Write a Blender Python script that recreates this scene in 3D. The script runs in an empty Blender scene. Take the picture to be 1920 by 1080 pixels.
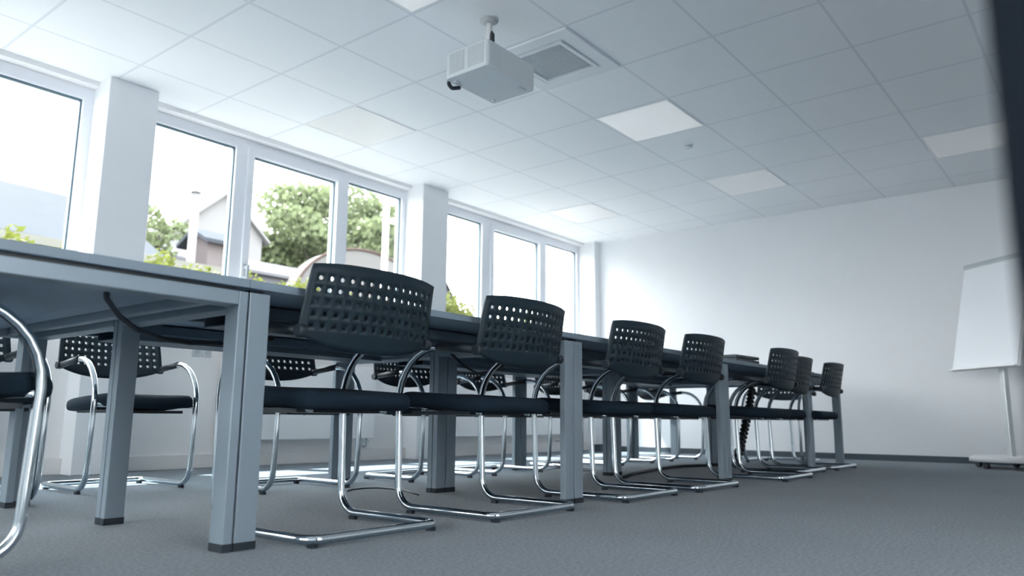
import bpy, bmesh, math, random
from mathutils import Vector, Matrix

random.seed(7)
D = bpy.data
scene = bpy.context.scene
COL = scene.collection
PI = math.pi

# ------------------------------------------------------------------ camera
F_PX, YAW, PITCH, ROLL, CAM_H = 1433.4, 0.6735, 0.1711, 0.0082, 0.3535
fw = Vector((math.cos(PITCH)*math.cos(YAW), math.cos(PITCH)*math.sin(YAW), math.sin(PITCH)))
rt = fw.cross(Vector((0, 0, 1))).normalized()
up = rt.cross(fw)
r2 = rt*math.cos(ROLL) + up*math.sin(ROLL)
u2 = -rt*math.sin(ROLL) + up*math.cos(ROLL)
cam_d = D.cameras.new('camera')
cam = D.objects.new('camera', cam_d)
COL.objects.link(cam)
m = Matrix((r2, u2, -fw)).transposed().to_4x4()
m.translation = Vector((0, 0, CAM_H))
cam.matrix_world = m
cam_d.sensor_width = 36.0
cam_d.lens = F_PX*36.0/1920.0
cam_d.clip_start = 0.02
cam_d.clip_end = 300
cam_d.dof.use_dof = True
cam_d.dof.focus_distance = 3.2
cam_d.dof.aperture_fstop = 2.4
scene.camera = cam

# ------------------------------------------------------------------ materials
def s2l(c):
    return tuple(((v/255.0)/12.92 if v/255.0 <= 0.04045 else ((v/255.0+0.055)/1.055)**2.4) for v in c)

def mat(name, col, rough=0.5, metal=0.0, spec=0.5, noise=0.0, scale=40.0, bump=0.0, coat=0.0):
    """principled material with a little procedural colour and bump variation"""
    M = D.materials.new(name)
    M.use_nodes = True
    nt = M.node_tree
    b = nt.nodes['Principled BSDF']
    b.inputs['Roughness'].default_value = rough
    b.inputs['Metallic'].default_value = metal
    b.inputs['Specular IOR Level'].default_value = spec
    if coat:
        b.inputs['Coat Weight'].default_value = coat
    c4 = (*col, 1)
    tc = nt.nodes.new('ShaderNodeTexCoord')
    nz = nt.nodes.new('ShaderNodeTexNoise')
    nz.inputs['Scale'].default_value = scale
    nz.inputs['Detail'].default_value = 4
    nt.links.new(tc.outputs['Object'], nz.inputs['Vector'])
    mx = nt.nodes.new('ShaderNodeMix')
    mx.data_type = 'RGBA'
    k = max(noise, 0.01)
    mx.inputs[6].default_value = (*[v*(1-k) for v in col], 1)
    mx.inputs[7].default_value = (*[min(1, v*(1+k)) for v in col], 1)
    nt.links.new(nz.outputs['Fac'], mx.inputs[0])
    nt.links.new(mx.outputs[2], b.inputs['Base Color'])
    if bump:
        bp = nt.nodes.new('ShaderNodeBump')
        bp.inputs['Strength'].default_value = bump
        bp.inputs['Distance'].default_value = 0.004
        nt.links.new(nz.outputs['Fac'], bp.inputs['Height'])
        nt.links.new(bp.outputs['Normal'], b.inputs['Normal'])
    return M

WALL = mat('white_wall_paint', (0.81, 0.82, 0.845), 0.85, noise=0.015, scale=6, bump=0.05)
PARAPET = mat('parapet_paint', (0.84, 0.825, 0.82), 0.8, noise=0.02, scale=6)
FRAME_W = mat('white_window_plastic', (0.80, 0.82, 0.87), 0.35, noise=0.01)
GASKET = mat('dark_gasket_rubber', (0.10, 0.16, 0.20), 0.5)
CHROME = mat('polished_chrome', (0.80, 0.86, 0.89), 0.10, metal=1.0, noise=0.01)
SHELL = mat('dark_plastic_shell', (0.013, 0.027, 0.038), 0.48, noise=0.08, scale=200, spec=0.3)
SEAT = mat('black_seat_fabric', (0.0095, 0.021, 0.034), 0.9, noise=0.25, scale=400, bump=0.3, spec=0.2)
BLACKP = mat('black_plastic', (0.018, 0.028, 0.037), 0.45)
SILVER = mat('silver_powder_coat', (0.27, 0.335, 0.385), 0.42, metal=0.2, noise=0.03, scale=300)
LAMIN = mat('grey_laminate', (0.24, 0.31, 0.37), 0.45, noise=0.03, scale=80)
UNDER = mat('grey_table_underside', (0.36, 0.45, 0.55), 0.6, noise=0.05, scale=50)
RAIL = mat('dark_steel_rail', (0.13, 0.18, 0.22), 0.40, metal=0.3)
WHITEM = mat('white_enamel', (0.83, 0.825, 0.83), 0.4, noise=0.01)
PROJ = mat('pale_grey_projector_plastic', (0.58, 0.62, 0.64), 0.5, noise=0.01)
PROJV = mat('grey_vent_mesh', (0.46, 0.49, 0.50), 0.7, noise=0.3, scale=700)
ALU = mat('satin_aluminium', (0.62, 0.65, 0.66), 0.35, metal=0.6)
PAPER = mat('white_flipchart_paper', (0.86, 0.88, 0.92), 0.8, noise=0.005)
BASEB = mat('dark_grey_baseboard', (0.055, 0.075, 0.095), 0.6)
NAVY = mat('dark_navy_door_paint', (0.0055, 0.0105, 0.018), 0.7, spec=0.15)
DUCT = mat('cable_duct_plastic', (0.78, 0.765, 0.755), 0.5)
VENTF = mat('vent_white_metal', (0.74, 0.77, 0.80), 0.5)
VENTG = mat('vent_grey_grille', (0.55, 0.59, 0.62), 0.6)
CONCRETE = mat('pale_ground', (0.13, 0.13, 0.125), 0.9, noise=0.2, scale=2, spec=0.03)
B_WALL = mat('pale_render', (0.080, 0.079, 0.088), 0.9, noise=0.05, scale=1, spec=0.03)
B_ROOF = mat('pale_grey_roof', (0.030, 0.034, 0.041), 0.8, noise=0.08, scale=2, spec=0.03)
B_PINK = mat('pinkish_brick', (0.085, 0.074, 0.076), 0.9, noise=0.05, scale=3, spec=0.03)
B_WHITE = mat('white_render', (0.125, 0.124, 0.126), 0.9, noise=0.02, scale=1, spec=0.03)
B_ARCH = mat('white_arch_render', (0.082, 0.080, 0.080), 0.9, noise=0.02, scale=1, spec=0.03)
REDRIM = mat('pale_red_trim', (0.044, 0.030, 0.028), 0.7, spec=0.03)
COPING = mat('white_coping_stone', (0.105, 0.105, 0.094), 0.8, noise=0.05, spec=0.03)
BARK = mat('bark', (0.05, 0.045, 0.035), 0.9, noise=0.3, scale=8)

def leaf_mat(name, col, noise):
    M = D.materials.new(name)
    M.use_nodes = True
    nt = M.node_tree
    b = nt.nodes['Principled BSDF']
    b.inputs['Roughness'].default_value = 0.7
    b.inputs['Specular IOR Level'].default_value = 0.2
    tc = nt.nodes.new('ShaderNodeTexCoord')
    nz = nt.nodes.new('ShaderNodeTexNoise')
    nz.inputs['Scale'].default_value = noise
    nt.links.new(tc.outputs['Object'], nz.inputs['Vector'])
    mx = nt.nodes.new('ShaderNodeMix')
    mx.data_type = 'RGBA'
    mx.inputs[6].default_value = (*[v*0.65 for v in col], 1)
    mx.inputs[7].default_value = (*[v*1.35 for v in col], 1)
    nt.links.new(nz.outputs['Fac'], mx.inputs[0])
    nt.links.new(mx.outputs[2], b.inputs['Base Color'])
    tr = nt.nodes.new('ShaderNodeBsdfTranslucent')
    nt.links.new(mx.outputs[2], tr.inputs['Color'])
    ms = nt.nodes.new('ShaderNodeMixShader')
    ms.inputs[0].default_value = 0.4
    nt.links.new(b.outputs[0], ms.inputs[1])
    nt.links.new(tr.outputs[0], ms.inputs[2])
    nt.links.new(ms.outputs[0], nt.nodes['Material Output'].inputs['Surface'])
    return M

LEAF_T = leaf_mat('tree_leaves', (0.100, 0.122, 0.064), 0.6)
LEAF_H = leaf_mat('lime_hedge_leaves', (0.080, 0.094, 0.018), 2.5)

def glass_mat():
    M = D.materials.new('window_glass')
    M.use_nodes = True
    nt = M.node_tree
    nt.nodes.remove(nt.nodes['Principled BSDF'])
    t = nt.nodes.new('ShaderNodeBsdfTransparent')
    t.inputs[0].default_value = (0.95, 0.97, 0.965, 1)
    g = nt.nodes.new('ShaderNodeBsdfGlossy')
    g.inputs['Roughness'].default_value = 0.0
    fr = nt.nodes.new('ShaderNodeLayerWeight')
    fr.inputs[0].default_value = 0.12
    mu = nt.nodes.new('ShaderNodeMath')
    mu.operation = 'MULTIPLY'
    mu.inputs[1].default_value = 0.5
    mx = nt.nodes.new('ShaderNodeMixShader')
    nt.links.new(fr.outputs['Facing'], mu.inputs[0])
    nt.links.new(mu.outputs[0], mx.inputs[0])
    nt.links.new(t.outputs[0], mx.inputs[1])
    nt.links.new(g.outputs[0], mx.inputs[2])
    nt.links.new(mx.outputs[0], nt.nodes['Material Output'].inputs['Surface'])
    return M
GLASS = glass_mat()

def emis(name, col, strength):
    M = D.materials.new(name)
    M.use_nodes = True
    b = M.node_tree.nodes['Principled BSDF']
    b.inputs['Base Color'].default_value = (0.8, 0.8, 0.8, 1)
    b.inputs['Roughness'].default_value = 0.4
    tc = M.node_tree.nodes.new('ShaderNodeTexCoord')
    nz = M.node_tree.nodes.new('ShaderNodeTexNoise')
    nz.inputs['Scale'].default_value = 300
    M.node_tree.links.new(tc.outputs['Object'], nz.inputs['Vector'])
    bp = M.node_tree.nodes.new('ShaderNodeBump')
    bp.inputs['Strength'].default_value = 0.05
    M.node_tree.links.new(nz.outputs['Fac'], bp.inputs['Height'])
    M.node_tree.links.new(bp.outputs['Normal'], b.inputs['Normal'])
    b.inputs['Emission Color'].default_value = (*col, 1)
    b.inputs['Emission Strength'].default_value = strength
    return M
LAMP_ON = emis('lit_diffuser', (1.0, 1.0, 0.98), 0.07)
LAMP_DIM = emis('dim_diffuser', (1.0, 1.0, 0.99), 0.028)
LAMP_OFF = emis('unlit_diffuser', (1.0, 1.0, 0.90), 0.0)

# ceiling grid in the object's own coordinates
GX0, GY0, TX, TY, CEIL = 3.964, 2.2886, 0.625, 0.607, 2.57
def ceiling_mat():
    M = D.materials.new('ceiling_tiles')
    M.use_nodes = True
    nt = M.node_tree
    b = nt.nodes['Principled BSDF']
    b.inputs['Roughness'].default_value = 0.9
    tc = nt.nodes.new('ShaderNodeTexCoord')
    sp = nt.nodes.new('ShaderNodeSeparateXYZ')
    nt.links.new(tc.outputs['Object'], sp.inputs[0])
    def mth(op, a, bb=None):
        n = nt.nodes.new('ShaderNodeMath')
        n.operation = op
        for i, v in enumerate((a, bb)):
            if v is None: continue
            if isinstance(v, (int, float)): n.inputs[i].default_value = v
            else: nt.links.new(v, n.inputs[i])
        return n.outputs[0]
    masks = []
    for ax, o, t in (('X', GX0, TX), ('Y', GY0, TY)):
        v = mth('DIVIDE', mth('SUBTRACT', sp.outputs[ax], o), t)
        fr = mth('FRACT', mth('ADD', v, 100.5))
        d = mth('ABSOLUTE', mth('SUBTRACT', fr, 0.5))
        masks.append(mth('LESS_THAN', mth('MULTIPLY', d, t), 0.0085))
    mk = mth('MAXIMUM', masks[0], masks[1])
    nz = nt.nodes.new('ShaderNodeTexNoise')
    nz.inputs['Scale'].default_value = 120
    nt.links.new(tc.outputs['Object'], nz.inputs['Vector'])
    base = nt.nodes.new('ShaderNodeMix')
    base.data_type = 'RGBA'
    base.inputs[6].default_value = (0.86, 0.875, 0.895, 1)
    base.inputs[7].default_value = (0.89, 0.905, 0.925, 1)
    nt.links.new(nz.outputs['Fac'], base.inputs[0])
    mx = nt.nodes.new('ShaderNodeMix')
    mx.data_type = 'RGBA'
    nt.links.new(mk, mx.inputs[0])
    nt.links.new(base.outputs[2], mx.inputs[6])
    mx.inputs[7].default_value = (0.74, 0.765, 0.80, 1)
    nt.links.new(mx.outputs[2], b.inputs['Base Color'])
    return M
CEILM = ceiling_mat()

def carpet_mat():
    M = D.materials.new('blue_grey_carpet')
    M.use_nodes = True
    nt = M.node_tree
    b = nt.nodes['Principled BSDF']
    b.inputs['Roughness'].default_value = 0.95
    b.inputs['Specular IOR Level'].default_value = 0.15
    b.inputs['Sheen Weight'].default_value = 0.15
    tc = nt.nodes.new('ShaderNodeTexCoord')
    n1 = nt.nodes.new('ShaderNodeTexNoise')
    n1.inputs['Scale'].default_value = 95
    n1.inputs['Detail'].default_value = 3
    n2 = nt.nodes.new('ShaderNodeTexNoise')
    n2.inputs['Scale'].default_value = 1.2
    for n in (n1, n2):
        nt.links.new(tc.outputs['Object'], n.inputs['Vector'])
    ad = nt.nodes.new('ShaderNodeMath')
    ad.operation = 'MULTIPLY_ADD'
    ad.inputs[1].default_value = 0.2
    nt.links.new(n2.outputs['Fac'], ad.inputs[0])
    nt.links.new(n1.outputs['Fac'], ad.inputs[2])
    rp = nt.nodes.new('ShaderNodeValToRGB')
    rp.color_ramp.elements[0].position = 0.35
    rp.color_ramp.elements[0].color = (0.050, 0.072, 0.092, 1)
    rp.color_ramp.elements[1].position = 0.85
    rp.color_ramp.elements[1].color = (0.160, 0.206, 0.254, 1)
    nt.links.new(ad.outputs[0], rp.inputs[0])
    nt.links.new(rp.outputs[0], b.inputs['Base Color'])
    bp = nt.nodes.new('ShaderNodeBump')
    bp.inputs['Strength'].default_value = 0.5
    bp.inputs['Distance'].default_value = 0.004
    nt.links.new(n1.outputs['Fac'], bp.inputs['Height'])
    nt.links.new(bp.outputs['Normal'], b.inputs['Normal'])
    return M
CARPET = carpet_mat()

# ------------------------------------------------------------------ mesh helpers
def box(bm, x0, x1, y0, y1, z0, z1, mi=0):
    vs = [bm.verts.new((x, y, z)) for x in (x0, x1) for y in (y0, y1) for z in (z0, z1)]
    for q in ((0, 1, 3, 2), (4, 6, 7, 5), (0, 4, 5, 1), (2, 3, 7, 6), (0, 2, 6, 4), (1, 5, 7, 3)):
        f = bm.faces.new([vs[i] for i in q])
        f.material_index = mi

def bevel_all(bm, w, seg=2):
    bmesh.ops.bevel(bm, geom=list(bm.edges), offset=w, segments=seg, affect='EDGES', profile=0.5)

def tube(bm, pts, r, n=12, caps=True):
    pts = [Vector(p) for p in pts]
    rings = []
    t0 = (pts[1]-pts[0]).normalized()
    ref = Vector((0, 0, 1)) if abs(t0.z) < 0.9 else Vector((1, 0, 0))
    nrm = (ref - t0*ref.dot(t0)).normalized()
    for i, p in enumerate(pts):
        if i == 0: t = t0
        elif i == len(pts)-1: t = (pts[i]-pts[i-1]).normalized()
        else: t = ((pts[i]-pts[i-1]).normalized()+(pts[i+1]-pts[i]).normalized()).normalized()
        nrm = (nrm - t*nrm.dot(t)).normalized()
        bn = t.cross(nrm)
        rr = r[i] if isinstance(r, (list, tuple)) else r
        rings.append([bm.verts.new(p + (nrm*math.cos(a)+bn*math.sin(a))*rr) for a in [2*PI*k/n for k in range(n)]])
    for a, b in zip(rings, rings[1:]):
        for k in range(n):
            f = bm.faces.new((a[k], a[(k+1) % n], b[(k+1) % n], b[k]))
            f.smooth = True
    if caps:
        bm.faces.new(rings[0][::-1])
        bm.faces.new(rings[-1])

def round_path(ctrl, seg=7):
    """polyline with rounded corners; ctrl = [(point, radius)]"""
    out = []
    P = [Vector(c[0]) for c in ctrl]
    for i, (p, r) in enumerate(ctrl):
        if i in (0, len(ctrl)-1) or r == 0:
            out.append(P[i]); continue
        a = (P[i-1]-P[i]).normalized(); b = (P[i+1]-P[i]).normalized()
        ang = a.angle(b)
        d = r/math.tan(ang/2)
        s = P[i]+a*d; e = P[i]+b*d
        c = P[i]+(a+b).normalized()*(r/math.sin(ang/2))
        v0 = s-c; v1 = e-c
        tot = v0.angle(v1); ax = v0.cross(v1).normalized()
        for k in range(seg+1):
            out.append(c + Matrix.Rotation(tot*k/seg, 3, ax) @ v0)
    return out

def cyl(bm, c, r, h, axis='Z', n=20, r2=None):
    c = Vector(c); r2 = r if r2 is None else r2
    d = {'X': Vector((1, 0, 0)), 'Y': Vector((0, 1, 0)), 'Z': Vector((0, 0, 1))}[axis]
    tube(bm, [c, c+d*h], [r, r2], n)

def obj(name, bm, mats, parent=None, recalc=True):
    if recalc:
        bmesh.ops.recalc_face_normals(bm, faces=bm.faces)
    me = D.meshes.new(name)
    bm.to_mesh(me); bm.free()
    for mm in (mats if isinstance(mats, (list, tuple)) else [mats]):
        me.materials.append(mm)
    o = D.objects.new(name, me)
    COL.objects.link(o)
    if parent: o.parent = parent
    return o

def bxo(name, dims, m_, parent=None, bev=0.0, seg=2):
    bm = bmesh.new(); box(bm, *dims)
    if bev: bevel_all(bm, bev, seg)
    return obj(name, bm, m_, parent)

def tag(o, label, cat, group=None):
    o['label'] = label; o['category'] = cat
    if group: o['group'] = group
    return o

def thing(name, label, cat, loc=(0, 0, 0), rz=0.0, group=None):
    o = D.objects.new(name, None)
    o.empty_display_size = 0.1
    COL.objects.link(o)
    o.location = loc; o.rotation_euler = (0, 0, rz)
    return tag(o, label, cat, group)

def struct(o):
    o['kind'] = 'structure'
    return o

def dup(root, loc, rz, label, group=None):
    r = root.copy(); COL.objects.link(r)
    r.location = loc; r.rotation_euler = (0, 0, rz)
    r['label'] = label
    if group: r['group'] = group
    for ch in list(root.children):
        c = ch.copy(); COL.objects.link(c); c.parent = r
        for g in list(ch.children):
            d = g.copy(); COL.objects.link(d); d.parent = c
    return r

# ------------------------------------------------------------------ room shell
XN, XF = -4.6, 8.08          # near and far walls
YR, YW = -0.95, 5.20         # right wall, inner face of the window wall's parapet
YG = 5.30                    # glass plane
PIL = 5.03                   # inner face of the pillars
SILL = 0.97
YO = 5.37                    # outer face of the window wall
struct(bxo('floor', (XN, XF, YR, YO, -0.06, 0), CARPET))
struct(bxo('ceiling', (XN, XF, YR, YO, CEIL, CEIL+0.1), CEILM))
struct(bxo('wall_far', (XF, XF+0.15, YR-0.15, YO, -0.06, CEIL+0.1), WALL))
bm = bmesh.new()
NY0, NY1 = -0.45, 4.35                   # wide unseen window added behind the camera to light the room more evenly
box(bm, XN-0.15, XN, YR-0.15, NY0, -0.06, CEIL+0.1); box(bm, XN-0.15, XN, NY1, YO, -0.06, CEIL+0.1)
box(bm, XN-0.15, XN, NY0, NY1, -0.06, SILL); box(bm, XN-0.15, XN, NY0, NY1, 2.50, CEIL+0.1)
struct(obj('wall_near', bm, WALL))
wn = struct(D.objects.new('window_5', None)); COL.objects.link(wn); wn.location = (XN-0.08, NY0, SILL)
bm = bmesh.new(); NW, NH = NY1-NY0, 2.50-SILL
for k in range(6):
    c = k*NW/5
    box(bm, -0.04, 0.04, max(0, c-0.06), min(NW, c+0.06), 0, NH)
box(bm, -0.04, 0.04, 0, NW, 0, 0.08); box(bm, -0.04, 0.04, 0, NW, NH-0.08, NH)
struct(obj('window_frame', bm, FRAME_W, wn))
for k in range(5):
    struct(bxo('glass_pane', (-0.003, 0.003, k*NW/5+0.06, (k+1)*NW/5-0.06, 0.08, NH-0.08), GLASS, wn))
# right wall with a doorway
DX0, DX1, DH = 0.47, 1.37, 2.05
bm = bmesh.new()
box(bm, XN, DX0, YR-0.15, YR, -0.06, CEIL+0.1)
box(bm, DX1, XF, YR-0.15, YR, -0.06, CEIL+0.1)
box(bm, DX0, DX1, YR-0.15, YR, DH, CEIL+0.1)
struct(obj('wall_right', bm, WALL))
struct(bxo('wall_light_block', (DX0-0.4, DX1+0.4, YR-1.3, YR-1.2, -0.06, CEIL+0.1), WALL))  # unseen wall added behind the doorway to stop outdoor light leaking in
dr = struct(D.objects.new('door_1', None)); COL.objects.link(dr)
dr.location = (DX0, YR, 0)
bm = bmesh.new()
box(bm, -0.07, 0.0, 0.0, 0.015, 0, DH+0.07); box(bm, DX1-DX0, DX1-DX0+0.07, 0.0, 0.015, 0, DH+0.07)
box(bm, 0.0, DX1-DX0, 0.0, 0.015, DH, DH+0.07)
struct(obj('door_frame', bm, NAVY, dr))
bm = bmesh.new()
box(bm, -0.07, -0.028, 0.035, YR*-1+0.034, 0.008, 2.04)
bevel_all(bm, 0.003, 2)
leaf = struct(obj('door_leaf', bm, NAVY, dr))
bm = bmesh.new()
tube(bm, round_path([((-0.07, 0.90, 1.05), 0), ((-0.12, 0.90, 1.05), 0.012), ((-0.12, 0.78, 1.05), 0)], 4), 0.009, 10)
cyl(bm, (-0.078, 0.90, 1.05), 0.024, 0.008, 'X', 16)
struct(obj('door_handle', bm, ALU, dr))

# window wall: parapet below, head above, pillars between the bays
bm = bmesh.new()
box(bm, XN, XF, YW, YO, -0.06, SILL)
box(bm, XN, XF, YG-0.03, YO, 2.53, CEIL+0.1)
WIN = struct(obj('wall_window', bm, PARAPET))
PX = [(-3.85, -3.50), (-0.925, -0.58), (2.045, 2.372), (4.945, 5.292), (7.955, 8.08)]
for a, b in PX:
    struct(bxo('pillar', (a, b, PIL, YO, 0, CEIL), WALL, WIN, 0.004, 1))
struct(bxo('pier', (XN, -3.85, 5.22, YO, SILL, 2.53), WALL, WIN))

# bays: (frame x0, x1, [ (glass x0, x1, opening?) ])
BAYS = [(-3.50, -0.925, [(-3.42, -2.74, 0), (-2.59, -1.75, 1), (-1.62, -0.99, 0)]),  # first bay is unseen, added behind the camera for extra daylight
        (-0.58, 2.045, [(-0.49, 0.19, 0), (0.345, 1.18, 1), (1.32, 1.983, 0)]),
        (2.372, 4.945, [(2.44, 3.124, 0), (3.278, 4.107, 1), (4.243, 4.893, 0)]),
        (5.292, 7.955, [(5.40, 6.075, 0), (6.262, 7.100, 1), (7.250, 7.905, 0)])]
for n, (a, b, gl) in enumerate(BAYS, 1):
    w = struct(D.objects.new('window_%d' % n, None)); COL.objects.link(w)
    w.location = (a, YG, SILL)
    def R(dims):
        return (dims[0]-a, dims[1]-a, dims[2]-YG, dims[3]-YG, dims[4]-SILL, dims[5]-SILL)
    # outer frame: jambs, head, sill rail and the mullions between the lights
    bm = bmesh.new()
    z0, z1 = SILL+0.03, 2.53
    yf0, yf1 = YG-0.035, YG+0.05
    edges = [a] + [x for g in gl for x in (g[0], g[1])] + [b]
    for k in range(0, len(edges), 2):
        x0, x1 = edges[k], edges[k+1]
        if x1-x0 > 0.02:
            box(bm, *R((x0, x1, yf0, yf1, z0, z1)))
    for g in gl:
        top = 2.418 if g[2] else 2.452
        bot = SILL+0.13 if g[2] else SILL+0.10
        box(bm, *R((g[0], g[1], yf0, yf1, top, z1)))
        box(bm, *R((g[0], g[1], yf0, yf1, z0, bot)))
    struct(obj('window_frame', bm, FRAME_W, w))
    # raised sash profile round the opening light
    for g in gl:
        top = 2.418 if g[2] else 2.452
        bot = SILL+0.13 if g[2] else SILL+0.10
        if g[2]:
            bm = bmesh.new()
            for d in ((g[0]-0.055, g[0], bot-0.055, top+0.055), (g[1], g[1]+0.055, bot-0.055, top+0.055)):
                box(bm, *R((d[0], d[1], yf0-0.018, yf0+0.002, d[2], d[3])))
            box(bm, *R((g[0], g[1], yf0-0.018, yf0+0.002, top, top+0.055)))
            box(bm, *R((g[0], g[1], yf0-0.018, yf0+0.002, bot-0.055, bot)))
            sash = struct(obj('sash', bm, FRAME_W, w))
            bm = bmesh.new()
            hx = g[0]-0.03
            box(bm, *R((hx-0.014, hx+0.014, yf0-0.026, yf0-0.016, 1.43, 1.53)))
            box(bm, *R((hx-0.009, hx+0.009, yf0-0.062, yf0-0.026, 1.49, 1.51)))
            box(bm, *R((hx-0.010, hx+0.010, yf0-0.072, yf0-0.058, 1.40, 1.515)))
            struct(obj('window_handle', bm, ALU, w))
        bm = bmesh.new()
        q = 0.011
        box(bm, *R((g[0], g[1], YG-0.012, YG+0.012, top-q, top)))
        box(bm, *R((g[0], g[1], YG-0.012, YG+0.012, bot, bot+q)))
        box(bm, *R((g[0], g[0]+q, YG-0.012, YG+0.012, bot+q, top-q)))
        box(bm, *R((g[1]-q, g[1], YG-0.012, YG+0.012, bot+q, top-q)))
        struct(obj('gasket', bm, GASKET, w))
        bm = bmesh.new()
        box(bm, *R((g[0]+q, g[1]-q, YG-0.003, YG+0.003, bot+q, top-q)))
        struct(obj('glass_pane', bm, GLASS, w))
    struct(bxo('window_sill', R((a, b, PIL+0.04, YG-0.035, SILL, SILL+0.03)), WHITEM, w, 0.006, 2))
    t = struct(bxo('trim_%d' % n, (a, b, YG-0.115, YG-0.03, 2.535, CEIL), WHITEM, None))
    struct(bxo('baseboard_window', (a, b, YW-0.035, YW, 0, 0.10), DUCT, WIN, 0.004, 1))
struct(bxo('baseboard_far', (XF-0.014, XF, YR, PIL, 0, 0.058), BASEB))
struct(bxo('baseboard_right', (DX1+0.07, XF-0.014, YR, YR+0.014, 0, 0.058), BASEB))

# ------------------------------------------------------------------ ceiling fixtures
def tile(i, j):
    return GX0+TX*i, GY0+TY*j
def ceiling_light(i, j, mt, label):
    x, y = tile(i, j)
    t = thing('ceiling_light', label, 'ceiling light', (x+TX/2, y+TY/2, CEIL), 0, 'square lay-in ceiling lights')
    bm = bmesh.new()
    hx, hy, w = TX/2-0.012, TY/2-0.012, 0.012
    for d in ((-hx, hx, -hy, -hy+w), (-hx, hx, hy-w, hy), (-hx, -hx+w, -hy+w, hy-w), (hx-w, hx, -hy+w, hy-w)):
        box(bm, *d, -0.005, 0)
    obj('lamp_frame', bm, WHITEM, t)
    bxo('diffuser', (-hx+w, hx-w, -hy+w, hy-w, -0.003, 0), mt, t)
ceiling_light(1, 0, LAMP_ON, 'bright square ceiling light panel right behind the projector, beside the smoke detector')
ceiling_light(-3, 0, LAMP_ON, 'square ceiling light panel cut by the photo top edge, left of the projector')
ceiling_light(4, 0, LAMP_DIM, 'square ceiling light panel beyond the smoke detector, towards the far wall')
ceiling_light(4, -3, LAMP_DIM, 'square ceiling light panel beside the dark door edge at right')
ceiling_light(-1, 3, LAMP_OFF, 'unlit square ceiling panel above the middle window bay')
ceiling_light(4, 3, LAMP_DIM, 'faint square ceiling light panel near the far window bay')

x, y = tile(-1, 0)
vent = thing('ceiling_vent', 'square white ceiling air vent with grey grille beside the projector', 'air vent', (x+TX/2, y+TY/2, CEIL))
bm = bmesh.new()
hx, hy = TX/2-0.008, TY/2-0.008
def ring(bm, ox, oy, w, z0, z1):
    for d in ((-ox, ox, -oy, -oy+w), (-ox, ox, oy-w, oy), (-ox, -ox+w, -oy+w, oy-w), (ox-w, ox, -oy+w, oy-w)):
        box(bm, *d, z0, z1)
ring(bm, hx, hy, 0.085, -0.014, 0); ring(bm, hx-0.098, hy-0.098, 0.022, -0.020, 0); ring(bm, hx-0.085, hy-0.085, 0.013, -0.004, 0)
obj('vent_frame', bm, VENTF, vent)
bm = bmesh.new()
q = 0.172
box(bm, -q, q, -q, q, -0.005, 0, 0)
for k in range(22):
    c = -q+0.0078+k*(2*q-0.0156)/21
    box(bm, c-0.0028, c+0.0028, -q, q, -0.013, -0.005, 1)
    box(bm, -q, q, c-0.0028, c+0.0028, -0.012, -0.005, 1)
obj('grille', bm, [PROJV, VENTG], vent)

det = thing('smoke_detector', 'small round white smoke detector on the ceiling', 'smoke detector', (5.52, 2.585, CEIL))
bm = bmesh.new(); tube(bm, [(0, 0, 0), (0, 0, -0.012)], [0.040, 0.038], 24)
obj('mounting_plate', bm, VENTF, det)
bm = bmesh.new(); tube(bm, [(0, 0, -0.012), (0, 0, -0.019)], 0.028, 24)
obj('sensing_gap', bm, PROJV, det)
bm = bmesh.new(); tube(bm, [(0, 0, -0.019), (0, 0, -0.026), (0, 0, -0.031)], [0.034, 0.031, 0.020], 24)
obj('cap', bm, VENTF, det)

# ------------------------------------------------------------------ projector
pj = thing('projector', 'white projector hanging from a short ceiling pole', 'projector', (3.026, 2.595, CEIL))
zb = 2.170-CEIL; zt = zb+0.148
px0, px1, py0, py1 = 2.812-3.026, 3.224-3.026, 2.420-2.595, 2.722-2.595
bm = bmesh.new(); box(bm, px0, px1, py0, py1, zb, zt)
vert_e = [e for e in bm.edges if abs(e.verts[0].co.z-e.verts[1].co.z) > 0.01]
bmesh.ops.bevel(bm, geom=vert_e, offset=0.02, segments=4, affect='EDGES', profile=0.5)
bmesh.ops.bevel(bm, geom=[e for e in bm.edges if abs(e.verts[0].co.z-e.verts[1].co.z) < 1e-5], offset=0.006, segments=2, affect='EDGES', profile=0.5)
obj('housing', bm, PROJ, pj)
def grid_panel(x, ya, yb, za, zb_):
    bm = bmesh.new()
    box(bm, x, x+0.004, ya, yb, za, zb_, 0)
    n = 11
    for k in range(n):
        yy = ya+(yb-ya)*(k+0.5)/n
        box(bm, x-0.002, x, yy-0.003, yy+0.003, za, zb_, 1)
    return bm
ym = (py0+py1)/2
obj('vent_panel', grid_panel(px0-0.001, py0+0.028, ym-0.012, zb+0.022, zt-0.012), [PROJV, VENTG], pj)
obj('vent_panel', grid_panel(px0-0.001, ym+0.012, py1-0.030, zb+0.022, zt-0.012), [PROJV, VENTG], pj)
bm = bmesh.new()
box(bm, px0+0.03, px0+0.11, py0-0.001, py0+0.003, zb+0.022, zt-0.015, 0)
obj('side_vent', bm, VENTG, pj)
for fx, fy in ((px1-0.05, py0+0.045), (px1-0.04, py1-0.035), (px0+0.05, py1-0.035)):
    bm = bmesh.new(); cyl(bm, (fx, fy, zb-0.010), 0.011, 0.011, 'Z', 14)
    obj('foot', bm, PROJ, pj)
bxo('bottom_hatch', (px1-0.10, px1-0.045, py0+0.03, py0+0.06, zb-0.004, zb+0.001), VENTG, pj)
bm = bmesh.new(); cyl(bm, (0, 0, zt), 0.018, -zt, 'Z', 18); cyl(bm, (0, 0, zt-0.002), 0.05, 0.012, 'Z', 20)
obj('ceiling_pole', bm, WHITEM, pj)
bm = bmesh.new(); tube(bm, [(0, 0, 0), (0, 0, -0.008), (0, 0, -0.02)], [0.052, 0.052, 0.024], 24)
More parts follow.
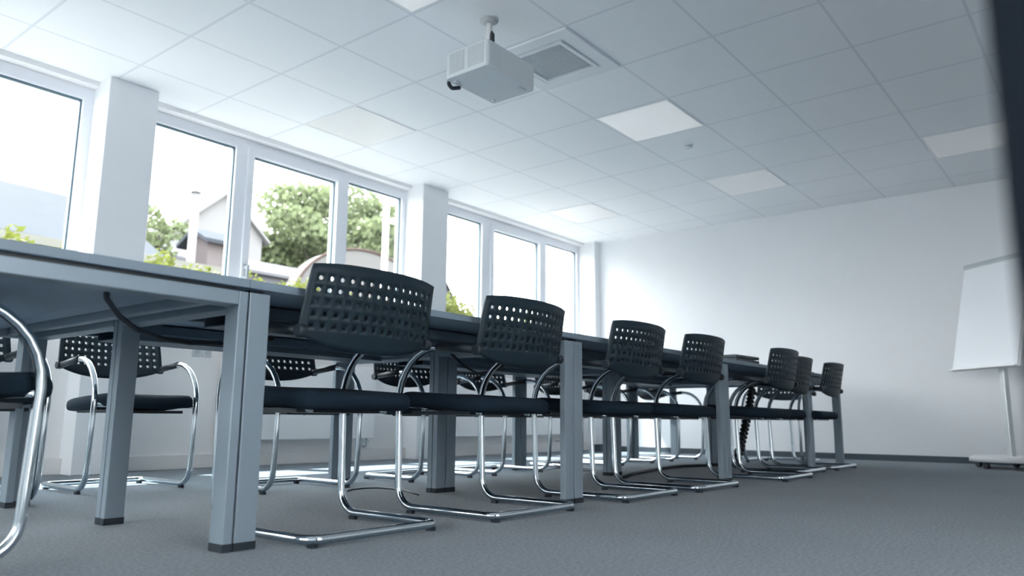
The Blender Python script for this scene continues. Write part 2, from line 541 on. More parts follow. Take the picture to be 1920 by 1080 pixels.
obj('ceiling_rose', bm, PROJV, pj)
bm = bmesh.new()
tube(bm, [(0.0, -0.02, -0.075), (-0.006, -0.030, -0.10), (-0.012, -0.034, zt+0.022), (-0.03, -0.034, zt+0.006)], [0.006, 0.013, 0.017, 0.012], 12)
tube(bm, [(-0.02, -0.030, zt+0.020), (-0.07, -0.02, zt+0.016), (-0.13, 0.0, zt+0.012), (px0+0.03, 0.03, zt+0.006)], 0.007, 10)
obj('cable', bm, BLACKP, pj)
bm = bmesh.new()
tube(bm, round_path([((px0+0.05, py1-0.01, zb+0.03), 0), ((px0+0.035, py1+0.012, zb-0.002), 0.02), ((px0+0.075, py1+0.016, zb-0.018), 0.02), ((px0+0.115, py1-0.006, zb-0.006), 0)], 6), 0.011, 12)
obj('lens_cover_strap', bm, BLACKP, pj)

# ------------------------------------------------------------------ conference tables
def make_table(label, loc, rz, L=1.635, W=0.80, tray=True):
    """long side along local x; origin on the floor at the centre"""
    t = thing('conference_table', label, 'table', loc, rz, 'conference tables pushed together')
    L, W = L/2-0.0008, W/2-0.0008
    bm = bmesh.new(); box(bm, -L, L, -W, W, 0.716, 0.74)
    bevel_all(bm, 0.0008, 1)
    for f in bm.faces:
        if f.normal.z < -0.9: f.material_index = 1
    obj('tabletop', bm, [LAMIN, UNDER], t)
    for sx in (-1, 1):
        for sy in (-1, 1):
            bm = bmesh.new()
            xa, xb = sorted((sx*L, sx*(L-0.07))); ya, yb = sorted((sy*W, sy*(W-0.032)))
            xa += 0.002; xb -= 0.002; ya += 0.0015; yb -= 0.0015
            box(bm, xa, xb, ya, yb, 0.022, 0.703)
            bmesh.ops.bevel(bm, geom=[e for e in bm.edges if abs(e.verts[0].co.z-e.verts[1].co.z) > 0.1], offset=0.003, segments=2, affect='EDGES', profile=0.5)
            lg = obj('leg', bm, SILVER, t)
            bxo('foot', (xa-0.0005, xb+0.0005, ya-0.0005, yb+0.0005, 0.0, 0.022), BLACKP, lg)
        xa, xb = sorted((sx*L, sx*(L-0.07)))
        bxo('end_beam', (xa, xb, -W+0.032, W-0.032, 0.664, 0.703), SILVER, t, 0.002, 1)
        xa, xb = sorted((sx*(L-0.02), sx*(L-0.06)))
        bxo('spacer', (xa, xb, -W+0.03, W-0.03, 0.703, 0.716), BLACKP, t)
    if tray:
        for sy in (-1, 1):
            ya, yb = sorted((sy*0.15, sy*0.11))
            bxo('side_rail', (-L+0.08, L-0.08, ya, yb, 0.672, 0.712), RAIL, t, 0.003, 1)
        bm = bmesh.new()
        box(bm, -L+0.15, L-0.15, -0.10, 0.10, 0.650, 0.654)
        box(bm, -L+0.15, L-0.15, -0.10, -0.096, 0.654, 0.69); box(bm, -L+0.15, L-0.15, 0.096, 0.10, 0.654, 0.69)
        for hx in (-0.55, 0.0, 0.55):
            box(bm, hx-0.015, hx+0.015, -0.112, 0.112, 0.690, 0.716)
        obj('cable_tray', bm, RAIL, t)
    else:
        bm = bmesh.new()
        prof = [(-0.30, 0.712), (-0.28, 0.690), (-0.16, 0.676), (0.16, 0.676), (0.28, 0.690), (0.30, 0.712)]
        va = [bm.verts.new((-L+0.09, y, z)) for y, z in prof]; vb = [bm.verts.new((L-0.09, y, z)) for y, z in prof]
        for k in range(5):
            bm.faces.new((va[k], va[k+1], vb[k+1], vb[k]))
        bm.faces.new(va); bm.faces.new(vb); bm.faces.new((va[0], va[5], vb[5], vb[0]))
        obj('under_pan', bm, UNDER, t)
        for sy in (-1, 1):
            ya, yb = sorted((sy*0.335, sy*0.305))
            bxo('side_rail', (-L+0.07, L-0.07, ya, yb, 0.668, 0.703), SILVER, t, 0.003, 1)
    return t
J0, LT, WT = 1.205, 1.635, 0.80          # first seam along the row, table length and depth
FY, BY = 1.908+WT/2, 1.908+WT*1.5
T0 = make_table('near end table set crosswise, its short frame facing the camera at left', (J0-WT/2, 1.908+WT, 0), PI/2, 2*WT, WT, False)
T1 = make_table('front-row table next to the crosswise near end table, beside the closest full chair', (J0+LT/2, FY, 0), 0, LT, WT)
for k in range(3):
    if k:
        dup(T1, (J0+LT/2+LT*k, FY, 0), 0, ['', 'middle table of the front row, between the second and third front leg pairs',
            'third lengthwise table of the front row, carrying the black laptop'][k])
    dup(T1, (J0+LT/2+LT*k, BY, 0), 0, ['window-side table next to the crosswise near end table',
        'middle table of the window-side row', 'third lengthwise table of the window-side row'][k])
dup(T0, (J0+3*LT+WT/2, 1.908+WT, 0), PI/2, 'far end table set crosswise nearest the blank far wall')

# ------------------------------------------------------------------ cantilever chairs
def shell_mesh():
    """perforated shell: 14 x 5 square holes, wrapped on a cylinder, leaning back"""
    NC, NR, P, Hh = 14, 5, 0.0352, 0.0138
    RAD = 0.80; SW = NC*P/2+0.019; ZT = 0.815; zr0 = 0.784
    bm = bmesh.new()
    cache = {}
    def V(s, z, layer):
        key = (round(s, 5), round(z, 5), layer)
        if key not in cache:
            a = s/RAD
            r = RAD + (0.0035 if layer else -0.0035)
            lean = -0.20*(z-0.61) + 0.10*max(0, 0.62-z)
            top_drop = 0.010*(s/SW)**4 if z > 0.80 else 0
            taper = 1.0 - 0.025*(z-0.7)/0.1
            cache[key] = bm.verts.new((r*math.sin(a)*taper, 0.050+RAD-r*math.cos(a)+lean, z-top_drop))
        return cache[key]
    quads = []
    xs = [-SW]+[-NC*P/2+P*k for k in range(NC+1)]+[SW]
    zs = [ZT]+[zr0-P*k for k in range(NR+1)]
    h = Hh/2; c = h*0.45
    for i in range(len(xs)-1):
        for j in range(len(zs)-1):
            a, b, t, u = xs[i], xs[i+1], zs[j], zs[j+1]
            if 1 <= i <= NC and j >= 1:
                mx, mz = (a+b)/2, (t+u)/2
                o = [(a, t), (b, t), (b, u), (a, u)]
                n8 = [(mx-c, mz+h), (mx+c, mz+h), (mx+h, mz+c), (mx+h, mz-c), (mx+c, mz-h), (mx-c, mz-h), (mx-h, mz-c), (mx-h, mz+c)]
                quads += [(o[0], o[1], n8[1], n8[0]), (o[1], o[2], n8[3], n8[2]), (o[2], o[3], n8[5], n8[4]), (o[3], o[0], n8[7], n8[6]),
                          (o[1], n8[2], n8[1]), (o[2], n8[4], n8[3]), (o[3], n8[6], n8[5]), (o[0], n8[0], n8[7])]
            else:
                quads.append(((a, t), (b, t), (b, u), (a, u)))
    zl = zs[-1]
    def zb_(s): return 0.552+0.051*min(1, abs(s/SW))**2.4
    for i in range(len(xs)-1):
        a, b = xs[i], xs[i+1]
        for k in range(3):
            f0, f1 = k/3, (k+1)/3
            def zz(s, f): return zl+(zb_(s)-zl)*f
            quads.append(((a, zz(a, f0)), (b, zz(b, f0)), (b, zz(b, f1)), (a, zz(a, f1))))
    ec = {}
    for q in quads:
        for k in range(len(q)):
            p0 = tuple(round(v, 5) for v in q[k]); p1 = tuple(round(v, 5) for v in q[(k+1) % len(q)])
            ec[(p0, p1)] = q
        f = bm.faces.new([V(*p, 0) for p in q]); f.smooth = True
        f = bm.faces.new([V(*p, 1) for p in reversed(q)]); f.smooth = True
    for (p0, p1) in list(ec):
        if (p1, p0) not in ec:
            bm.faces.new((V(*p0, 0), V(*p0, 1), V(*p1, 1), V(*p1, 0)))
    return bm

def seat_mesh():
    """rounded cushion, rear lower than front"""
    bm = bmesh.new()
    NX, NY = 22, 20
    W2, Y0, Y1 = 0.243, 0.080, 0.575
    def outline(u, v):                     # superellipse plan
        x = u; y = v
        return x*W2*(1-0.06*max(0, v)**4)*(1-0.03*max(0, -v)**3), (Y0+Y1)/2+(Y1-Y0)/2*y
    top, bot = {}, {}
    for i in range(NX+1):
        for j in range(NY+1):
            u = -math.cos(PI*i/NX); v = -math.cos(PI*j/NY)
            # square to rounded square
            uu = u*math.sqrt(1-0.20*v*v*u*u); vv = v*math.sqrt(1-0.20*u*u*v*v)
            x, y = outline(uu, vv)
            e = max(abs(u), abs(v))
            th = 0.032*(1-e**13)**0.5 if e < 1 else 0.0
            zc = 0.406+0.026*(y-0.12)/0.42 - 0.012*(1-abs(uu))*0 - (0.03*((y-0.50)/0.075)**2 if y > 0.50 else 0)
            cr = 0.006*abs(uu)**2
            top[i, j] = bm.verts.new((x, y, zc+th+cr))
            bot[i, j] = top[i, j] if e >= 0.99999 else bm.verts.new((x, y, zc-th*0.9))
    for i in range(NX):
        for j in range(NY):
            for dct, rev in ((top, False), (bot, True)):
                vs = [dct[i, j], dct[i+1, j], dct[i+1, j+1], dct[i, j+1]]
                if rev: vs.reverse()
                try:
                    f = bm.faces.new(vs); f.smooth = True
                except ValueError:
                    pass
    return bm

def make_chair(label, loc, rz):
    """origin on the floor under the middle of the rear crossbar; faces local +y"""
    t = thing('cantilever_chair', label, 'chair', loc, rz, 'cantilever chairs round the tables')
    W, Dp, R_ = 0.25, 0.50, 0.0135
    z0 = R_+0.009
    left = [((-W+0.004, 0.085, 0.607), 0), ((-W, Dp+0.012, 0.652), 0.20), ((-W, Dp-0.01, z0), 0.085), ((-W, 0.0, z0), 0.05)]
    path = left + [((-x, y, z), r) for ((x, y, z), r) in reversed(left)]
    bm = bmesh.new(); tube(bm, round_path(path, 8), R_, 14)
    obj('tube_frame', bm, CHROME, t)
    obj('backrest', shell_mesh(), SHELL, t)
    obj('seat_cushion', seat_mesh(), SEAT, t)
    bm = bmesh.new()
    zs = 0.408
    tube(bm, [(-W, Dp-0.004, zs), (W, Dp-0.004, zs)], 0.009, 10)
    for sx in (-1, 1):
        tube(bm, [(sx*0.15, Dp-0.004, zs), (sx*0.15, 0.36, zs-0.016), (sx*0.15, 0.16, zs-0.030)], 0.008, 10)
    obj('seat_rail', bm, CHROME, t)
    bm = bmesh.new(); box(bm, -0.19, 0.19, 0.18, 0.49, 0.372, 0.386)
    obj('seat_pan', bm, BLACKP, t)
    for sx in (-1, 1):
        bm = bmesh.new()
        cyl(bm, (sx*(W+0.008)-0.014, 0.088, 0.607), 0.020, 0.028, 'X', 18)
        bevel_all(bm, 0.003, 1)
        obj('pivot_knob', bm, BLACKP, t)
        bm = bmesh.new()
        pts = [(sx*(W-0.003), 0.105, 0.6095), (sx*(W-0.002), 0.2, 0.6200), (sx*(W-0.001), 0.30, 0.6305)]
        tube(bm, pts, 0.0158, 14)
        obj('arm_pad', bm, BLACKP, t)
        for yy in (0.015, 0.42):
            bm = bmesh.new()
            box(bm, sx*(W-0.018*(yy < 0.1))-0.009, sx*(W-0.018*(yy < 0.1))+0.009, yy-0.014, yy+0.014, 0.0, 0.012)
            obj('foot_glide', bm, BLACKP, t)
    return t

C0 = None
def place(xc, yr, deg, label, face=0.0):
    """xc, yr: middle of the rear crossbar"""
    global C0
    rz = face+math.radians(deg)
    if C0 is None:
        C0 = make_chair(label, (xc, yr, 0), rz); return C0
    return dup(C0, (xc, yr, 0), rz, label)
FRONT = [(1.615, 1.787, 0, 'closest complete chair, large perforated back before the tree window, beside the double table leg'),
         (2.370, 1.757, 0, 'second front-row chair from the camera, left of the second table leg pair'),
         (3.247, 1.745, 0, 'front-row chair just right of the second table leg pair'),
         (3.935, 1.722, 0, 'front-row chair left of the third table leg pair and the laptop'),
         (4.950, 1.640, 0, 'front-row chair pulled out behind the laptop, three rows of holes showing'),
         (5.615, 1.755, 0, 'front-row chair half hidden behind the pulled-out chair, before the last leg pair'),
         (6.340, 1.735, 0, 'last front-row chair, between the two farthest table legs')]
for x, y, d, l in FRONT: place(x, y, d, l)
BACK = [(1.00, 3.93, 4, 'window-side chair at far left, half cut by the frame edge behind the chrome near tube'),
        (1.845, 4.245, 0, 'window-side chair seen below the near end table, facing the camera, both chrome arms visible'),
        (2.42, 3.64, 0, 'window-side chair seen under the table just right of the near double leg'),
        (3.385, 3.64, 0, 'window-side chair seen between the first and second front chairs, left of the inner leg pair'),
        (4.12, 3.64, 0, 'window-side chair seen just right of the inner leg pair'),
        (5.02, 3.64, 0, 'window-side chair seen left of the second front leg pair'),
        (5.72, 3.64, 0, 'window-side chair seen behind the third front chair'),
        (6.62, 3.66, 0, 'last window-side chair, nearest the far wall corner')]
for x, y, d, l in BACK: place(x, y, d, l, PI)
place(0.262, 2.355, 0, 'nearest chair at the left photo edge, only its thick chrome tube and black seat showing', -PI/2)
place(7.20, 2.45, 0, 'chair at the far head of the table, perforated back facing the camera', PI/2)

# ------------------------------------------------------------------ things on and under the tables
lp = thing('laptop', 'black laptop lying on the front table before the pulled-out chair', 'laptop', (5.03, 2.10, 0.74), 0)
bxo('laptop_base', (-0.20, 0.20, -0.13, 0.13, 0.0, 0.030), BLACKP, lp, 0.004, 2)
bm = bmesh.new(); box(bm, -0.20, 0.20, -0.13, 0.13, 0.0, 0.020); bevel_all(bm, 0.003, 2)
bmesh.ops.rotate(bm, cent=(-0.2, 0, 0), matrix=Matrix.Rotation(-0.015, 3, 'Y'), verts=bm.verts)
bmesh.ops.translate(bm, vec=(0, 0, 0.0305), verts=bm.verts)
obj('laptop_lid', bm, BLACKP, lp)

cc = thing('cable_chain', 'black segmented cable chain hanging from the table down to the carpet', 'cable chain', (5.72, 2.30, 0))
pts = [Vector((0.21-0.40*(k/21.0)**1.3, 0, 0.655-0.625*k/21.0)) for k in range(22)]
for k in range(21):
    p, q = pts[k], pts[k+1]
    mid = (p+q)/2; d = (q-p)
    bm = bmesh.new()
    box(bm, -0.034, 0.034, -0.02, 0.02, -0.0085, 0.0085)
    box(bm, -0.010, 0.010, -0.010, 0.010, -0.016, 0.016)
    bmesh.ops.rotate(bm, cent=(0, 0, 0), matrix=Matrix.Rotation(math.atan2(d.x, d.z)+PI, 3, 'Y'), verts=bm.verts)
    bmesh.ops.translate(bm, vec=mid, verts=bm.verts)
    obj('chain_link', bm, BLACKP, cc)

bm = bmesh.new()
tube(bm, [(4.10, 2.43, 0.009), (4.55, 2.60, 0.009), (4.90, 2.675, 0.010), (5.26, 2.74, 0.012), (5.62, 2.765, 0.012), (5.81, 2.70, 0.010), (6.03, 2.62, 0.009), (6.03, 2.45, 0.009)], 0.011, 8)
tag(obj('floor_cable', bm, BLACKP), 'thick black cable lying on the carpet under the middle of the tables', 'cable')
bm = bmesh.new()
tube(bm, [(2.519, 3.029, 0.004), (2.60, 3.09, 0.004), (2.686, 3.105, 0.004), (2.75, 3.07, 0.004), (2.762, 2.97, 0.004), (2.735, 2.86, 0.004), (2.69, 2.767, 0.004), (2.624, 2.644, 0.004)], 0.0035, 8)
tag(obj('floor_cable', bm, BLACKP), 'thin dark cable loop on the carpet between the near chairs', 'cable')
bm = bmesh.new()
pts = [(4.70+0.16*math.cos(a)*(1+0.05*a), 3.2+0.16*math.sin(a), 0.004+0.05*max(0, math.sin(a*0.7))) for a in [k*0.35 for k in range(30)]]
tube(bm, pts, 0.003, 6)
tag(obj('floor_cable', bm, BLACKP), 'tangle of thin dark wires on the carpet behind the third inner leg', 'cable')
bm = bmesh.new()
tube(bm, [(0.86, 2.02, 0.704), (0.90, 2.10, 0.665), (0.98, 2.20, 0.635), (1.08, 2.30, 0.612), (1.20, 2.38, 0.60), (1.33, 2.45, 0.60), (1.5, 2.5, 0.615), (1.7, 2.52, 0.65)], 0.008, 8)
tag(obj('table_cable', bm, BLACKP), 'black cable sagging below the near end table', 'cable')
bm = bmesh.new()
tube(bm, [(2.55, 2.40, 0.66), (2.68, 2.42, 0.60), (2.82, 2.46, 0.575), (3.0, 2.50, 0.60), (3.15, 2.52, 0.655)], 0.006, 8)
tag(obj('table_cable', bm, BLACKP), 'black cable sagging in front of the inner leg pair', 'cable')

# ------------------------------------------------------------------ radiators and sockets on the parapet
def radiator(x0, x1, label):
    t = thing('radiator', label, 'radiator', ((x0+x1)/2, YW-0.001, 0.19), 0, 'flat white radiators below the windows')
    h = (x1-x0)/2
    bxo('panel', (-h, h, -0.10, -0.03, 0, 0.60), WHITEM, t, 0.006, 2)
    bxo('top_grille', (-h+0.01, h-0.01, -0.095, -0.035, 0.60, 0.606), DUCT, t)
    bm = bmesh.new(); box(bm, -h+0.2, -h+0.24, -0.03, 0, 0.1, 0.5); box(bm, h-0.24, h-0.2, -0.03, 0, 0.1, 0.5)
    obj('wall_bracket', bm, WHITEM, t)
    bm = bmesh.new()
    for dx in (0.0, 0.05):
        tube(bm, round_path([((h-0.10+dx, -0.065, 0.01), 0), ((h-0.10+dx, -0.065, -0.07), 0.02), ((h-0.10+dx, 0.0, -0.07), 0)], 4), 0.008, 8)
    box(bm, h-0.12, h-0.03, -0.08, -0.05, -0.035, -0.02)
    obj('valve_pipe', bm, ALU, t)
radiator(3.06, 4.50, 'flat white radiator below the middle window bay, seen between the near chairs')
radiator(5.55, 7.45, 'flat white radiator below the far window bay')
radiator(0.2, 1.6, 'flat white radiator below the near window bay at far left')
for k, xx in enumerate((2.885, 2.965)):
    t = thing('wall_socket', ['left of two grey wall sockets under the window, left of the near double leg', 'right of two grey wall sockets under the window, touching the near double leg'][k], 'socket', (xx, YW, 0.818), 0, 'sockets under the window')
    bxo('face_plate', (-0.034, 0.034, -0.010, 0, -0.034, 0.034), VENTG, t, 0.003, 1)
    bm = bmesh.new(); cyl(bm, (0, -0.013, 0), 0.02, 0.004, 'Y', 18)
    obj('socket_well', bm, PROJV, t)
t = thing('floor_box', 'small dark box at the foot of the far corner wall', 'box', (7.80, PIL-0.16, 0))
bxo('housing', (-0.10, 0.10, -0.05, 0.05, 0, 0.075), BASEB, t, 0.004, 1)
bxo('lid', (-0.105, 0.105, -0.055, 0.055, 0.075, 0.083), BLACKP, t)

# ------------------------------------------------------------------ flipchart
fc = thing('flipchart', 'white flipchart easel with round wheeled foot by the far wall', 'flipchart', (7.42, 0.79, 0), math.radians(-40))
tilt = Matrix.Rotation(math.radians(13.5), 3, 'Y')
def tl(bm):
    bmesh.ops.rotate(bm, cent=(0, 0, 0.80), matrix=tilt, verts=bm.verts)
    bmesh.ops.translate(bm, vec=(-0.09, 0.05, 0), verts=bm.verts)
    return bm
bm = bmesh.new(); box(bm, -0.012, 0.012, -0.35, 0.35, 0.80, 1.74); bevel_all(bm, 0.004, 1)
obj('board', tl(bm), WHITEM, fc)
bm = bmesh.new(); box(bm, -0.022, -0.012, -0.335, 0.335, 0.815, 1.72)
obj('paper_pad', tl(bm), PAPER, fc)
bm = bmesh.new(); box(bm, -0.034, 0.0, -0.345, 0.345, 1.72, 1.765); bevel_all(bm, 0.006, 2)
obj('clamp_bar', tl(bm), ALU, fc)
bm = bmesh.new(); box(bm, -0.055, -0.012, -0.34, 0.34, 0.795, 0.805)
obj('pen_tray', tl(bm), WHITEM, fc)
bm = bmesh.new(); box(bm, 0.006, 0.054, -0.024, 0.024, 0.085, 0.98); bevel_all(bm, 0.004, 1)
obj('pole', bm, ALU, fc)
bm = bmesh.new(); tube(bm, [(0.03, 0, 0.96), (0.03, 0.03, 1.02), (0.085, 0.05, 1.32)], 0.016, 10)
obj('back_strut', bm, ALU, fc)
bm = bmesh.new()
tube(bm, [(0.03, 0, 0.055), (0.03, 0, 0.085), (0.03, 0, 0.10)], [0.30, 0.30, 0.27], 40)
obj('round_foot', bm, WHITEM, fc)
for k in range(5):
    a = PI*0.62+2*PI*k/5
    bm = bmesh.new()
    cx, cy = 0.03+0.26*math.cos(a), 0.26*math.sin(a)
    cyl(bm, (cx-0.012, cy, 0.0265), 0.0265, 0.010, 'X', 16); cyl(bm, (cx+0.003, cy, 0.0265), 0.0265, 0.010, 'X', 16)
    cyl(bm, (cx, cy, 0.03), 0.009, 0.028, 'Z', 10)
    obj('caster', bm, BLACKP, fc)

# ------------------------------------------------------------------ outdoors
struct(bxo('ground_outside', (-60, 80, -40, 120, -0.4, -0.1), CONCRETE))

def leaves(bm, c, rad, n, size, shell=0.55):
    c = Vector(c)
    for _ in range(n):
        while True:
            d = Vector((random.uniform(-1, 1), random.uniform(-1, 1), random.uniform(-1, 1)))
            if 0.05 < d.length < 1: break
        d = d.normalized()*(shell+(1-shell)*random.random())
        p = c+Vector((d.x*rad[0], d.y*rad[1], d.z*rad[2]))
        ax = Vector((random.gauss(0, 1), random.gauss(0, 1), random.gauss(0, 1))).normalized()
        a = ax.orthogonal().normalized(); b = ax.cross(a)
        s = size*random.uniform(0.6, 1.3)
        vs = [bm.verts.new(p+a*s), bm.verts.new(p+b*s*0.55), bm.verts.new(p-a*s), bm.verts.new(p-b*s*0.55)]
        bm.faces.new(vs)

tr = thing('tree', 'large broad green tree beyond the middle window bay', 'tree', (25.4, 32.5, -0.05))
bm = bmesh.new()
tube(bm, [(0, 0, 0), (0.1, 0, 3.0), (0.0, 0.1, 6.0), (0.2, 0, 9.0)], [0.45, 0.36, 0.28, 0.12], 12)
for k in range(7):
    a = 2*PI*k/7
    tube(bm, [(0, 0, 4.9+0.2*k), (1.5*math.cos(a), 1.3*math.sin(a), 6.5+0.2*k), (3.4*math.cos(a), 3*math.sin(a), 8.2+0.2*k)], [0.16, 0.11, 0.04], 8)
obj('trunk', bm, BARK, tr)
bm = bmesh.new()
clumps = [(0, 0, 9.2, 3.6, 3.0, 2.9)]
for k in range(44):
    a = random.uniform(0, 2*PI); e = random.uniform(-0.55, 1.0)
    ce = math.sqrt(max(0, 1-e*e))
    clumps.append((4.2*ce*math.cos(a), 3.3*ce*math.sin(a), 9.0+3.0*e, random.uniform(1.1, 1.8), random.uniform(1.1, 1.6), random.uniform(0.8, 1.3)))
for (x, y, z, a, b, c) in clumps:
    leaves(bm, (x, y, z), (a, b, c), 520 if a < 2.5 else 2600, 0.19)
obj('foliage', bm, LEAF_T, tr, recalc=False)

t2 = thing('tree', 'small thin green tree beside the white gabled house', 'tree', (12.5, 25.6, -0.05))
bm = bmesh.new(); tube(bm, [(0, 0, 0), (0.1, 0, 3.5), (0.0, 0, 7.0)], [0.14, 0.10, 0.03], 8)
obj('trunk', bm, BARK, t2)
bm = bmesh.new()
for (x, z) in ((-0.1, 6.6), (0.5, 6.9), (0.1, 6.0), (-0.4, 7.2)):
    leaves(bm, (x, 0, z), (0.55, 0.5, 0.45), 120, 0.13)
obj('foliage', bm, LEAF_T, t2, recalc=False)

hedge_pts = [(1.6, 7.9, 1.95), (2.05, 7.8, 2.02), (2.46, 8.0, 2.14), (2.72, 8.0, 1.99), (2.98, 8.0, 2.05),
             (3.55, 8.0, 1.93), (3.95, 8.0, 2.04), (4.35, 8.1, 1.97), (4.70, 8.0, 1.93), (5.10, 8.1, 1.99), (5.50, 8.0, 1.93), (5.85, 8.0, 2.02),
             (6.5, 8.0, 1.95), (7.1, 8.0, 1.92), (7.8, 8.0, 1.98), (8.45, 8.0, 2.20), (8.85, 8.0, 2.08), (9.4, 8.0, 2.0), (10.2, 8.0, 2.02), (11.0, 8.0, 2.0)]
sh = None
hw = ['by the left edge of the photo', 'second from the left edge', 'tallest in the near bay', 'in the middle of the near bay', 'at the right side of the near bay',
      'hidden partly by the first pillar', 'at the left of the middle bay', 'left of the middle window mullion', 'below the middle mullion', 'in front of the pale hall', 'left of the white arch', 'before the white arch',
      'behind the closest chair back', 'behind the holes of the closest chair', 'behind the second pillar', 'brightest in the far bay', 'right in the far bay', 'behind the second chair back', 'below the far mullion', 'at the end of the row']
for k, (x, y, z) in enumerate(hedge_pts):
    lab = 'yellow-green shrub outside the windows, ' + hw[k]
    if sh is None or k % 4 == 0:
        sh = thing('shrub', lab, 'shrub', (x, y, -0.05), random.uniform(0, 6), 'lime shrubs along the outer wall')
        bm = bmesh.new()
        for q in range(5):
            a = 2*PI*q/5
            tube(bm, [(0.03*math.cos(a), 0.03*math.sin(a), 0), (0.15*math.cos(a), 0.15*math.sin(a), 1.0), (0.16*math.cos(a), 0.16*math.sin(a), 1.8)], [0.014, 0.010, 0.004], 6)
        obj('stem', bm, BARK, sh)
        bm = bmesh.new()
        leaves(bm, (0, 0, 1.15), (0.36, 0.30, 0.72), 900, 0.045, 0.4)
        leaves(bm, (0.05, 0, 1.78), (0.30, 0.22, 0.36), 620, 0.042, 0.2)
        obj('foliage', bm, LEAF_H, sh, recalc=False)
        sh.scale = (1, 1, (z+0.16-(0.14 if x < 3.2 else 0))/2.14)
        src = sh
    else:
        c = dup(src, (x, y, -0.05), random.uniform(0, 6), lab)
        c.scale = (1, 1, (z+0.16-(0.14 if x < 3.2 else 0))/2.14)

gw = thing('garden_wall', 'low grey garden wall with pale coping behind the shrubs', 'wall', (4.0, 11.0, -0.05))
bxo('wall_body', (-6, 2.35, 0, 0.25, 0, 2.62), B_WALL, gw)
bxo('coping', (-6.05, 2.40, -0.04, 0.29, 2.62, 2.74), COPING, gw)

def house(name, label, loc, rz, w, d, h, rise, wm, rm, ridge='x', cat='building', over=0.25):
    t = thing(name, label, cat, loc, rz)
    bm = bmesh.new(); box(bm, -w/2, w/2, -d/2, d/2, 0, h)
    if rise and ridge == 'y':
        for yy in (-d/2, d/2):
            bm.faces.new([bm.verts.new(p) for p in ((-w/2, yy, h), (w/2, yy, h), (0, yy, h+rise))])
    if rise and ridge == 'x':
        for xx in (-w/2, w/2):
            bm.faces.new([bm.verts.new(p) for p in ((xx, -d/2, h), (xx, d/2, h), (xx, 0, h+rise))])
    obj('wall', bm, wm, t)
    bm = bmesh.new()
    th = 0.12
    if ridge == 'y':
        prof = [(-w/2-over, h-over*rise/(w/2)), (0, h+rise), (w/2+over, h-over*rise/(w/2))]
        def P(a, y, dz): return (a[0], y, a[1]+dz)
        ys = (-d/2-over, d/2+over)
    else:
        prof = [(-d/2-over, h-over*rise/(d/2)), (0, h+rise), (d/2+over, h-over*rise/(d/2))]
        def P(a, y, dz): return (y, a[0], a[1]+dz)
        ys = (-w/2-over, w/2+over)
    pts = [[bm.verts.new(P(a, y, dz)) for a in prof] for y in ys for dz in (0.0, th)]
    l0, u0, l1, u1 = pts
    for k in (0, 1):
        bm.faces.new((u0[k], u0[k+1], u1[k+1], u1[k])); bm.faces.new((l0[k], l1[k], l1[k+1], l0[k+1]))
        bm.faces.new((l0[k], l0[k+1], u0[k+1], u0[k])); bm.faces.new((l1[k], u1[k], u1[k+1], l1[k+1]))
    for k in (0, 2):
        bm.faces.new((l0[k], u0[k], u1[k], l1[k]))
    obj('roof', bm, rm, t)
    for k in range(3):
        x = -w*0.3+k*w*0.3
        bxo('window', (x-0.4, x+0.4, -d/2-0.03, -d/2+0.02, 1.0, 2.2), GASKET, t)
    return t
house('house', 'long house with a wide grey roof, seen through the near window bay', (2.0, 23.0, -0.05), math.radians(4), 15, 7, 4.6, 2.0, B_WALL, B_ROOF, 'x')
house('house', 'white gabled house with pinkish annex behind the narrow left pane', (16.6, 31.0, -0.05), math.radians(0), 3.6, 5, 8.0, 1.6, B_WHITE, B_WHITE, 'y')
bm = bmesh.new()
g = house('shed', 'small pinkish flat-topped annex before the white gabled house', (12.45, 22.0, -0.05), 0, 0.95, 1.2, 5.75, 0.3, B_PINK, B_ROOF, 'x')
house('hall', 'long pale flat hall below the large tree', (16.0, 26.6, -0.05), 0, 9.4, 1.6, 6.0, 0.45, B_WALL, B_WALL, 'x')
house('house', 'far house with a steep pale roof behind the far window bay', (39.0, 44.0, -0.05), math.radians(18), 15, 10, 5.8, 5.2, B_WALL, B_ROOF, 'y')

ps = thing('post', 'thick white post standing before the white gabled house', 'post', (9.75, 18.2, -0.05))
bm = bmesh.new(); tube(bm, [(0, 0, 0), (0, 0, 6.1)], [0.11, 0.10], 16)
obj('shaft', bm, B_WHITE, ps)
bm = bmesh.new(); tube(bm, [(0, 0, 6.1), (0, 0, 6.16)], [0.16, 0.05], 16)
obj('cap', bm, B_WHITE, ps)

# barrel-roofed white pavilion with a pale red rim
pv = thing('pavilion', 'white round-topped gable front with a thin reddish rim before the tree', 'pavilion', (17.1, 20.0, -0.05))
def arch(y, rx, rz, zs, n=28):
    return [(rx*math.cos(PI-PI*k/n), y, zs+rz*math.sin(PI*k/n)**0.8) for k in range(n+1)]
bm = bmesh.new()
a0 = arch(0.0, 3.05, 2.7, 3.4); a1 = arch(0.6, 3.05, 2.7, 3.4)
va = [bm.verts.new(p) for p in a0]; vb = [bm.verts.new(p) for p in a1]
for k in range(len(va)-1):
    bm.faces.new((va[k], va[k+1], vb[k+1], vb[k]))
g0 = bm.verts.new((-3.05, 0, 0)); g1 = bm.verts.new((3.05, 0, 0)); g2 = bm.verts.new((-3.05, 0.6, 0)); g3 = bm.verts.new((3.05, 0.6, 0))
bm.faces.new([g0]+va+[g1]); bm.faces.new([g2]+vb+[g3]); bm.faces.new((g0, va[0], vb[0], g2)); bm.faces.new((g1, va[-1], vb[-1], g3))
obj('shell', bm, B_ARCH, pv)
bm = bmesh.new(); tube(bm, [(x, y-0.02, z) for x, y, z in arch(0, 3.07, 2.72, 3.4)], 0.045, 8)
obj('rim', bm, REDRIM, pv)

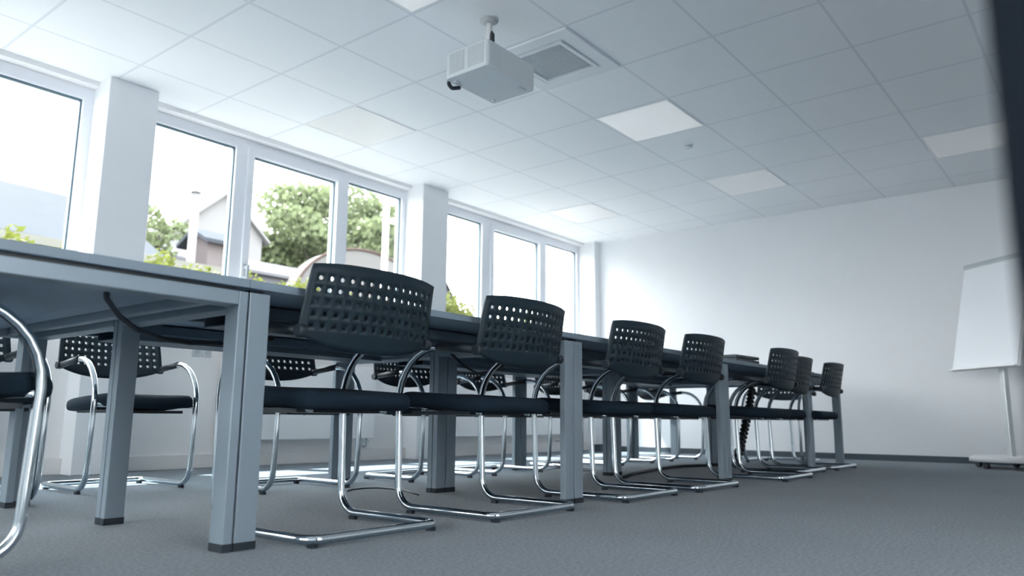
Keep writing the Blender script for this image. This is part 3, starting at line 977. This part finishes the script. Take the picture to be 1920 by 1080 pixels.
for k, xx in enumerate((5.05, 8.12)):
    dp = thing('downpipe', ['white outer downpipe behind the right pane of the middle bay', 'white outer downpipe with a bracket behind the right pane of the far bay'][k], 'pipe', (xx, 5.66, -0.05), 0, 'white downpipes outside the windows')
    bm = bmesh.new(); tube(bm, [(0, 0, 0), (0, 0, 3.2)], 0.032, 14)
    obj('pipe', bm, FRAME_W, dp)
    bm = bmesh.new(); cyl(bm, (0, 0, 2.36), 0.042, 0.03, 'Z', 14); box(bm, 0.0, 0.22, -0.012, 0.012, 2.36, 2.385); box(bm, 0.0, 0.012, -0.16, 0.0, 2.36, 2.385)
    obj('bracket', bm, FRAME_W, dp)

# ------------------------------------------------------------------ light
W_ = D.worlds.new('sky'); scene.world = W_
W_.use_nodes = True
nt = W_.node_tree
bg = nt.nodes['Background']
tc = nt.nodes.new('ShaderNodeTexCoord')
sp = nt.nodes.new('ShaderNodeSeparateXYZ')
nt.links.new(tc.outputs['Generated'], sp.inputs[0])
rp = nt.nodes.new('ShaderNodeValToRGB')
rp.color_ramp.elements[0].position = 0.0
rp.color_ramp.elements[0].color = (1.0, 0.985, 0.975, 1)
rp.color_ramp.elements[1].position = 0.8
rp.color_ramp.elements[1].color = (0.92, 0.96, 1.0, 1)
nt.links.new(sp.outputs['Z'], rp.inputs[0])
nt.links.new(rp.outputs[0], bg.inputs[0])
bg.inputs[1].default_value = 5.0
sun_d = D.lights.new('sun', 'SUN')
sun_d.energy = 11.0
sun_d.angle = math.radians(1.2)
sun_d.color = (1.0, 0.97, 0.92)
sun = D.objects.new('sun', sun_d); COL.objects.link(sun)
sdir = Vector((0.10, -0.44, -0.90))     # direction the light travels
sun.rotation_euler = sdir.to_track_quat('-Z', 'Y').to_euler()
sun.location = (4, 12, 14)

# ------------------------------------------------------------------ view
vs = scene.view_settings
vs.view_transform = 'Standard'
vs.look = 'None'
vs.gamma = 1.0
vs.use_curve_mapping = False
vs.exposure = 1.60
scene.cycles.max_bounces = 14
scene.cycles.diffuse_bounces = 8
scene.cycles.transparent_max_bounces = 16
